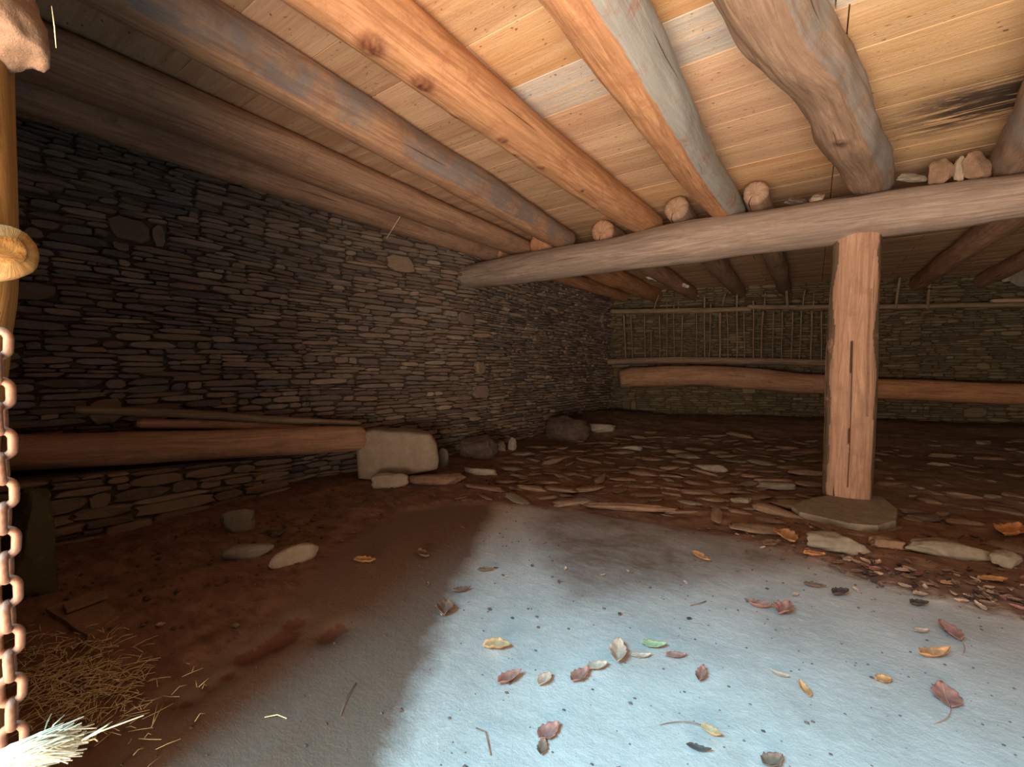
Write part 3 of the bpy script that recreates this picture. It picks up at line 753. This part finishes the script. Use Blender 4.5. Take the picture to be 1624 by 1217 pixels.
# flat slabs at the left foreground
def slab_thing(pxs, h, mat, name, lab, dz=0.0):
    pts = [PZ(*q, dz+h) for q in pxs]; c = sum(pts, Vector())/len(pts); out = []; m = len(pts)
    for i in range(m):
        for k in range(6): out.append(pts[i].lerp(pts[(i+1) % m], k/6))
    m = len(out); V, Fc = [], []
    for s, z in ((1, -h), (1.0, -h*.2), (.985, 0), (.6, .0)):
        for q in out:
            p = c+(q-c)*s; V.append(Vector((p.x-c.x+.006*nz(p, 9), p.y-c.y+.006*nz(p, 9, 3), z+.005*nz(p, 7))))
    V.append(Vector((0, 0, 0)))
    for r in range(3):
        for j in range(m): a = r*m+j; b = r*m+(j+1) % m; Fc.append((a, b, b+m, a+m))
    for j in range(m): Fc.append((3*m+j, 3*m+(j+1) % m, 4*m))
    Fc.append(tuple(reversed(range(m))))
    o = mesh_obj(name, V, Fc, mat, smooth=False); o.location = (c.x, c.y, dz+h); tag(o, lab, 'stone'); return o
slab_thing([(72, 965), (150, 938), (190, 975), (138, 1008)], .03, K_brown, 'flat_slab', 'flat square slab with a pale rim on the dirt by the chain', 0.0)
slab_thing([(100, 957), (168, 934), (172, 944), (106, 968)], .014, K_brown, 'thin_slab', 'thin pale strip of slate at the back of the square slab', .04)
slab_thing([(132, 1006), (186, 979), (188, 985), (136, 1013)], .022, K_brown, 'thin_slab', 'pale strip of slate along the front edge of the square slab', .0)

slab_thing([(1256, 803), (1275, 793), (1310, 786), (1360, 782), (1400, 788), (1424, 808), (1422, 826), (1392, 834), (1345, 830), (1300, 820), (1268, 812)], .065, K_grey, 'padstone', 'flat round slab under the foot of the timber post', 0.0)
slab_thing([(1262, 818), (1300, 812), (1400, 830), (1432, 836), (1380, 850), (1310, 842)], .03, K_brown, 'flat_slab', 'lower brown slab sticking out under the slab of the post', -.005)
# ------------------------------------------------------------ doorway at the left edge: jamb, peg, chain
p0 = PD(6, 300, .80); jx, jy = p0.x-.075, p0.y
jr = PD(20, 200, .80)
jb = log('door_jamb', [(jr.x-.20, jr.y-.095, .0, .085), (jr.x-.20, jr.y-.095, .8, .084), (jr.x-.19, jr.y-.076, 1.10, .085), (jr.x-.18, jr.y-.063, 1.3, .087), (jr.x-.175, jr.y-.055, 1.9, .088), (jr.x-.175, jr.y-.055, 2.2, .088)], W_jamb, 61, .02, 32, .03, square=.2, ref=(0, 1, 0), endround=0)
jb['kind'] = 'structure'; jb.name = 'trim_1'
q = PD(4, 399, .76)
peg = log('wooden_peg', [(q.x-.12, q.y-.02, q.z, .046), (q.x-.03, q.y-.005, q.z, .048), (q.x+.008, q.y, q.z, .046), (q.x+.022, q.y+.002, q.z, .034)], W_jamb, 62, .006, 28, .04, second=lambda th, s: .8, endround=.02)
tag(peg, 'rounded wooden peg end sticking out of the door jamb above the chain', 'peg')
q = PD(18, 40, .82)
lb_ = rock('lintel_stone', (q.x-.085, q.y, q.z-.03), (.19, .14, .20), K_brown, 63, boxy=.5); tag(lb_, 'tan lump of stone at the top of the door jamb', 'stone')
fp = on_floor(52, 948)
foot = rock('corner_stone', (fp.x-.08, fp.y+.02, 0), (.22, .2, .52), stone_mat('moss', (.9, 1, .6), .6), 64, boxy=.7); tag(foot, 'dark mossy upright stone on the dirt behind the chain', 'stone')
a_ = foot.data.attributes.new('tint', 'FLOAT_COLOR', 'POINT'); a_.data.foreach_set('color', [.12, .10, .075, 1]*len(foot.data.vertices))

M_rust = simple('rusty_iron', (.25, .13, .085), .6, .35, 60, .5, .5, .25)
def link_mesh(L, W, r):
    V, Fc = [], []; n, m = 28, 12; hs = (L-W)/2; Rr = W/2-r
    for i in range(n):
        a = TAU*i/n; cx_, cz_ = Rr*math.cos(a), Rr*math.sin(a)+(hs if math.sin(a) >= 0 else -hs)
        for j in range(m):
            b = TAU*j/m; rr = r*(1+.06*noise.noise(Vector((i*.8, j*.8, 1))))
            V.append((cx_+math.cos(a)*rr*math.cos(b), rr*math.sin(b), cz_+math.sin(a)*rr*math.cos(b)))
    for i in range(n):
        for j in range(m):
            Fc.append((i*m+j, ((i+1) % n)*m+j, ((i+1) % n)*m+(j+1) % m, i*m+(j+1) % m))
    return V, Fc
ct = PD(-6, 517, .72)
chain = empty('chain', ct); tag(chain, 'rusty iron chain hanging down the door jamb at the left edge', 'chain')
LL, LWd, LR = .0565, .040, .0066
V, Fc = link_mesh(LL, LWd, LR); l0 = mesh_obj('chain_link', V, Fc, M_rust, chain)
pitch = LL-2*LR-.002; rnd = random.Random(2)
for i in range(21):
    o = l0 if i == 0 else l0.copy()
    if i: C.objects.link(o); o.parent = chain
    o.location = (.0015*math.sin(i*.5)+.006*i/20, .0, -LL/2-i*pitch)
    o.rotation_euler = (rnd.uniform(-.03, .03), rnd.uniform(-.03, .03), YAW+(R(35) if i % 2 == 0 else R(-50))+rnd.uniform(-.08, .08))
st = tube_data([(ct.x-.10, ct.y-.03, ct.z+.012, .005), (ct.x-.03, ct.y-.01, ct.z+.01, .005), (ct.x+.0, ct.y, ct.z-.0, .005), (ct.x+.008, ct.y, ct.z+.02, .005), (ct.x-.09, ct.y-.03, ct.z+.035, .005)], 10)
o = mesh_obj('staple', [v-ct for v in st[0]], st[1], M_rust, chain)

# straw bundle at the bottom left
M_straw = simple('pale_straw', (.72, .60, .36), .6, .25, 40, .2)
M_straw2 = simple('bleached_straw', (.88, .86, .68), .55, .12, 40, .2)
rnd = random.Random(12)
def straws(lst, mat, name, parent=None, org=Vector((0, 0, 0)), around=5):
    V, Fc = [], []
    for pts in lst:
        v, f = tube_data(pts, around); b = len(V); V += [x-org for x in v]; Fc += [tuple(i+b for i in q) for q in f]
    return mesh_obj(name, V, Fc, mat, parent)
sb0 = PD(-10, 1215, .66); lst = []
axis = (PD(118, 1176, .72)-sb0)
for k in range(260):
    t0 = Vector((rnd.gauss(0, 1), rnd.gauss(0, 1), rnd.gauss(0, 1)))*.008; t1 = Vector((rnd.gauss(0, 1), rnd.gauss(0, 1), rnd.gauss(0, 1)))*.011
    L_ = rnd.uniform(.78, 1.02); a = sb0+t0; b = sb0+axis*L_+t1; mid = a.lerp(b, .5)+Vector((0, 0, .006))+t0*.4
    lst.append([(*a, .0012), (*mid, .0012), (*b, .0010)])
sbE = empty('straw_bundle', sb0); tag(sbE, 'bright bundle of cut straw jutting in at the bottom left corner', 'straw bundle')
o = straws(lst, M_straw2, 'straw', sbE, sb0); tag(o, kind='stuff')
lst = []
for (a, b, c) in [((60, 1190), (75, 1145), (82, 1133)), ((66, 1192), (85, 1150), (102, 1135)), ((80, 1190), (105, 1165), (130, 1152)), ((120, 1180), (160, 1160), (228, 1135)), ((118, 1182), (150, 1172), (155, 1176)), ((130, 1175), (168, 1152), (178, 1145)), ((40, 1200), (90, 1160), (100, 1150))]:
    lst.append([(*PD(*a, .72), .0016), (*PD(*b, .73), .0013), (*PD(*c, .75), .0009)])
o = straws(lst, M_straw, 'loose_stalks', sbE, sb0)
# straw litter on the ground: uncountable
lst = []
for k in range(700):
    px, py = rnd.gauss(115, 65), rnd.gauss(1090, 42)
    if px < 30 or py > 1210 or py < 1000: continue
    p = on_floor(px, py); a = rnd.uniform(0, TAU); L_ = rnd.uniform(.015, .09); d = Vector((math.cos(a), math.sin(a), 0))*L_
    z = floor_h(p.x, p.y)[0]+rnd.uniform(.002, .02)
    lst.append([(p.x, p.y, z, .0011), (p.x+d.x*.5, p.y+d.y*.5, z+rnd.uniform(0, .012), .0011), (p.x+d.x, p.y+d.y, z+rnd.uniform(-.003, .008), .0008)])
o = straws(lst, M_straw, 'straw_litter'); tag(o, 'loose straw strewn on the dirt in the bottom left corner', 'straw', kind='stuff')
# single stalks and twigs
M_twig = simple('dark_twig', (.16, .10, .07), .8)
st_list = [((420, 1140), (440, 1138), (455, 1142), 1, 'straw stalk lying flat near the bottom, left of the tall bright slab area'), ((540, 1137), (550, 1110), (565, 1085), 0, 'thin dark stem with a yellow tip near the bottom'), ((167, 1065), (215, 1055), (255, 1045), 1, 'long straw stalk on the dirt beside the concrete, below the square slab'),
           ((315, 1092), (325, 1085), (332, 1077), 1, 'short bent straw stalk on the left side of the concrete'), ((1490, 1104+40), (1482, 1150), (1470, 1158), 0, ''),
           ((755, 1157), (770, 1165), (778, 1200), 0, 'curved dark twig near the bottom middle'), ((1095, 962), (1110, 960), (1120, 955), 0, 'short dark twig on the blue-lit concrete')]
for i, (a, b, c, m, lb) in enumerate(st_list):
    if not lb: continue
    pp = [on_floor(*q) for q in (a, b, c)]; org = pp[0].copy()
    v, f = tube_data([(q.x, q.y, q.z+.004+(.004 if j == 1 else 0), .0016) for j, q in enumerate(pp)], 6)
    o = mesh_obj('straw_stalk' if m else 'twig', [x-org for x in v], f, M_straw if m else M_twig); o.location = org; tag(o, lb, 'straw' if m else 'twig')
# hanging wisps
for i, (a, b, z, lb) in enumerate([((648, 318), (613, 378), 1.0, 'pale straw wisp hanging from the joist in front of the left wall'), ((82, 10), (89, 76), 1.0, 'pale straw wisp hanging at the top left corner')]):
    pa = PZ(*a, 2.618) if i == 0 else PD(*a, .86); dep = (pa-O).dot(fw); pb_ = PD(*b, dep); r_ = .004 if i == 0 else .0012
    v, f = tube_data([(*pa, r_*.7), (*(pa.lerp(pb_, .5)+Vector((.01, 0, 0))*dep*.4), r_), (*pb_, r_*.5)], 6)
    o = mesh_obj('hanging_straw', [x-pa for x in v], f, M_straw); o.location = pa; tag(o, lb, 'straw')

# ------------------------------------------------------------ fallen leaves
LM = {'red': simple('leaf_red', (.33, .15, .115), .6, .3, 50, .4), 'orange': simple('leaf_orange', (.52, .24, .10), .6, .3, 50, .4), 'yellow': simple('leaf_yellow', (.50, .28, .13), .6, .25, 50, .4),
      'green': simple('leaf_green', (.33, .35, .19), .6, .3, 50, .4), 'brown': simple('leaf_brown', (.20, .12, .08), .7, .3, 50, .4), 'tan': simple('leaf_tan', (.48, .33, .24), .65, .25, 50, .4), 'dark': simple('leaf_dark', (.08, .05, .045), .7, .3, 50, .4)}
def leaf_data(L_, W_, fold, curl, seed):
    V, Fc = [], []; n, m = 12, 4
    for i in range(n+1):
        t = i/n; hw = W_/2*math.sin(PI*min(1, max(0.0, t))**.8)**.75 if 0 < t < 1 else .0006
        hw *= 1+.12*math.sin(i*2.4+seed)
        for j in range(-m, m+1):
            s = j/m; x = (t-.5)*L_; y = s*hw
            z = abs(y)*fold + curl*(t-.45)**2*L_*1.6 + .10*W_*noise.noise(Vector((x*45+seed, y*45, seed))) + .05*W_*abs(math.sin(t*26))*abs(s)
            V.append([x, y, z])
    lo = min(v[2] for v in V)
    for v in V: v[2] += .001-lo
    k = 2*m+1
    for i in range(n):
        for j in range(2*m): a = i*k+j; Fc.append((a, a+k, a+k+1, a+1))
    return V, Fc
def leaf(px, py, lpx, ratio, ang, mat, seed, lab, fold=.35, curl=.35, stem=None, group=None, name='fallen_leaf'):
    """ang: heading of the leaf tip as it lies, in degrees round Z from the camera's right"""
    p = on_floor(px, py); dep = (p-O).dot(fw); ca, sa = math.cos(R(ang))*lpx/2, math.sin(R(ang))*lpx/2
    dv = on_floor(px+ca, py-sa)-on_floor(px-ca, py+sa); L_ = min(math.hypot(dv.x, dv.y), lpx*dep/700*1.8); head = math.atan2(dv.y, dv.x)
    root = None
    V, Fc = leaf_data(L_, L_*ratio, fold, curl, seed)
    if stem:
        root = empty(name, p, head); tag(root, lab, 'leaf', group)
        o = mesh_obj('blade', V, Fc, LM[mat], root)
        sl, bend = stem[0]*dep/700, stem[1]; pts = []
        for k in range(7):
            t = k/6; pts.append((-L_*.5*.96-sl*t, bend*sl*t*t, V[4][2]*(1-t)+.0025, .0011))
        v, f = tube_data(pts, 6); mesh_obj('stem', v, f, LM['red'] if mat == 'red' else M_twig, root)
        # midrib
        mp = [(V[i*9+4][0], 0, V[i*9+4][2]+.0004, .0008) for i in range(13)]
        v, f = tube_data(mp, 5); mesh_obj('midrib', v, f, LM['tan'], root)
    else:
        o = mesh_obj(name, V, Fc, LM[mat]); o.location = p; o.rotation_euler.z = head; tag(o, lab, 'leaf', group)
    md = o.modifiers.new('thick', 'SOLIDIFY'); md.thickness = .0006
    return o
leaf(1500, 1107, 42, .55, 110, 'red', 1, 'purplish oval leaf with a long curved stem, bottom right', .3, .2, stem=(52, .5))
leaf(1506, 1006, 46, .42, 138, 'red', 2, 'red folded leaf with a long stem, right side of the concrete', .8, .3, stem=(34, .45))
leaf(1482, 1043, 50, .35, 5, 'orange', 3, 'orange narrow curled leaf left of the red folded leaf', .9, .5)
leaf(1402, 1081, 26, .7, 0, 'orange', 4, 'small orange-brown leaf between the purplish leaf and the two leaves to its left', .5, .3)
leaf(1276, 1097, 30, .4, 125, 'orange', 5, 'bright orange narrow leaf lying diagonally on the blue-lit concrete', .8, .4)
leaf(1237, 1072, 32, .45, -20, 'tan', 6, 'dull tan leaf just above the bright orange narrow leaf', .4, .3)
leaf(1127, 1166, 38, .5, -28, 'yellow', 7, 'yellow-brown curled leaf with a bent stem near the bottom', 1.1, .6, stem=(52, -.7))
leaf(1108, 1192, 42, .3, -15, 'dark', 8, 'dark shrivelled leaf below the yellow-brown curled leaf', 1.0, .5)
leaf(1225, 1212, 34, .6, 20, 'brown', 9, 'brown leaf cut by the bottom edge', .5, .4)
leaf(788, 1030, 46, .5, 0, 'yellow', 10, 'tan-yellow leaf alone in the middle of the concrete', .9, .3)
leaf(808, 1082, 42, .42, 25, 'red', 11, 'dark red folded leaf below the tan-yellow one', 1.1, .5)
leaf(864, 1083, 26, .6, 40, 'tan', 12, 'small yellowish leaf right of the dark red folded leaf', .9, .5)
leaf(920, 1077, 34, .5, 35, 'red', 13, 'red leaf touching a pinkish leaf on its right', .8, .5)
leaf(947, 1062, 34, .5, 10, 'tan', 14, 'pinkish leaf touching the red leaf on its left', .8, .5)
leaf(980, 1042, 34, .5, 85, 'tan', 15, 'upright tan leaf left of the green leaf', .8, .5)
leaf(1037, 1027, 42, .45, -5, 'green', 16, 'green leaf in the middle of the concrete', .6, .4)
leaf(1017, 1043, 32, .4, 0, 'tan', 17, 'pale tan leaf just below the green leaf', .5, .3)
leaf(1072, 1043, 34, .42, 0, 'red', 18, 'reddish leaf right of the green leaf', .6, .3)
leaf(870, 1165, 40, .6, 35, 'red', 19, 'red leaf overlapping a brown one near the bottom middle', .5, .4)
leaf(860, 1188, 28, .5, 80, 'brown', 20, 'brown leaf under the red leaf near the bottom middle', .5, .4)
leaf(578, 893, 36, .45, -5, 'yellow', 21, 'olive yellow leaf on the upper left of the concrete', .7, .3)
leaf(770, 907, 26, .3, 0, 'brown', 22, 'narrow brown curl on the upper middle of the concrete', 1.2, .4)
leaf(670, 883, 24, .4, -30, 'brown', 23, 'brown curled leaf right of the olive yellow leaf', .9, .4)
leaf(732, 940, 30, .4, 10, 'brown', 24, 'brown crumpled leaf left of the middle of the concrete', 1.1, .5)
leaf(706, 972, 20, .8, 80, 'brown', 25, 'round dark brown leaf below the crumpled one', 1.0, .6)
leaf(1206, 965, 38, .5, -10, 'red', 26, 'reddish crumpled leaf in the upper right of the concrete', 1.0, .6)
leaf(1243, 972, 24, .6, 40, 'red', 27, 'small dark red leaf right of the reddish crumpled one', .9, .5)
leaf(1292, 932, 38, .4, -10, 'brown', 28, 'pair-like brown leaf lying further up on the concrete', .8, .4)
leaf(1247, 857, 34, .5, -40, 'yellow', 29, 'yellow leaf on the dirt just left of the slab under the post', .7, .3)
leaf(1292, 883, 36, .5, 0, 'orange', 30, 'orange-yellow leaf beside the grey flat stone', .7, .3)
leaf(1225, 866, 28, .6, 10, 'brown', 31, 'brownish leaf left of the yellow leaf near the post', .7, .3)
leaf(1110, 886, 36, .35, -30, 'orange', 32, 'orange-brown narrow leaf at the back edge of the concrete', .7, .3)
leaf(1460, 945, 24, .7, 0, 'tan', 33, 'round tan leaf in the leaf litter at the right', .5, .3)
leaf(1505, 928, 28, .5, 0, 'yellow', 34, 'yellow-tan leaf in the leaf litter at the right', .7, .3)
leaf(1575, 922, 50, .4, -5, 'yellow', 35, 'long yellow-green leaf at the right edge by the sunk stone', .5, .2)
leaf(1458, 962, 30, .5, 0, 'dark', 36, 'dark bluish shrivelled leaf under the round tan leaf', .9, .5)
leaf(1333, 945, 26, .5, 10, 'dark', 37, 'dark leaf with raised edges above the green-tinted concrete', 1.0, .5)
leaf(1460, 1003, 26, .5, 0, 'tan', 38, 'pale tan leaf left of the red folded leaf with a stem', .5, .3)
leaf(1112, 1075, 24, .4, 70, 'red', 39, 'tiny reddish leaf standing on edge below the reddish leaf', 1.0, .5)
leaf(255, 995+0, 16, .7, 0, 'tan', 40, 'small pale curl of leaf right of the square slab', 1.0, .8)
leaf(1606, 850, 40, .5, 20, 'orange', 41, 'orange leaf on the dark ground at the far right', .7, .4)
rnd = random.Random(31)
# leaf litter at the right: look-alike small leaves
kinds = ['brown', 'tan', 'dark', 'brown', 'red', 'tan', 'brown']
lp = []
for k in range(7):
    V, Fc = leaf_data(.055, .026, .6+.1*k, .4, k); o = mesh_obj('fallen_leaf', V, Fc, LM[kinds[k]]); md = o.modifiers.new('thick', 'SOLIDIFY'); md.thickness = .0006; lp.append(o)
spots = []
for k in range(95):
    t = rnd.random(); px = 1330+t*300; py = 895+t*62+rnd.gauss(0, 16)
    spots.append((px, py, 'small withered leaf in the drift of leaf litter along the right edge of the concrete', 'leaf litter drift at the right'))
for k in range(26):
    spots.append((rnd.uniform(640, 1300), rnd.uniform(835, 1000), 'tiny dark leaf scrap scattered over the middle of the concrete', 'leaf scraps on the concrete'))
for k in range(22):
    spots.append((rnd.uniform(1150, 1300), rnd.uniform(830, 880), 'small brown leaf in the dirt left of the post foot', 'leaves by the post foot'))
for i, (px, py, lb, gp) in enumerate(spots):
    src = lp[i % 7]; o = src if i < 7 else src.copy()
    if i >= 7: C.objects.link(o)
    p = on_floor(px, py); s = rnd.uniform(.5, 1.25) if 'litter' in lb else rnd.uniform(.3, .7)
    o.location = p+Vector((0, 0, .002)); o.scale = (s, s, s); o.rotation_euler = (rnd.uniform(-.2, .2), rnd.uniform(-.2, .2), rnd.uniform(0, TAU)); tag(o, lb, 'leaf', gp)
# crumbs of dirt on the slab: uncountable
M_crumb = simple('dark_crumbs', (.10, .065, .05), .9, .5, 8)
V, Fc = [], []; rnd = random.Random(6)
oct_ = [(1, 0, 0), (-1, 0, 0), (0, 1, 0), (0, -1, 0), (0, 0, 1), (0, 0, -1)]; of = [(0, 2, 4), (2, 1, 4), (1, 3, 4), (3, 0, 4), (2, 0, 5), (1, 2, 5), (3, 1, 5), (0, 3, 5)]
for k in range(2200):
    x, y = rnd.uniform(-3.4, 1.4), rnd.uniform(.35, 3.9); h, s = floor_h(x, y); r = abs(rnd.gauss(0, .0024))+.0009
    if s < 0: r *= 2.6
    a = rnd.uniform(0, 3); b = len(V)
    for v in oct_:
        V.append((x+r*(v[0]*math.cos(a)-v[1]*math.sin(a))*1.4, y+r*(v[0]*math.sin(a)+v[1]*math.cos(a)), h+r*.5+r*v[2]*.7))
    Fc += [tuple(i+b for i in q) for q in of]
o = mesh_obj('dirt_crumbs', V, Fc, M_crumb, smooth=False); tag(o, 'fine crumbs of earth strewn across the floor', 'dirt', kind='stuff')
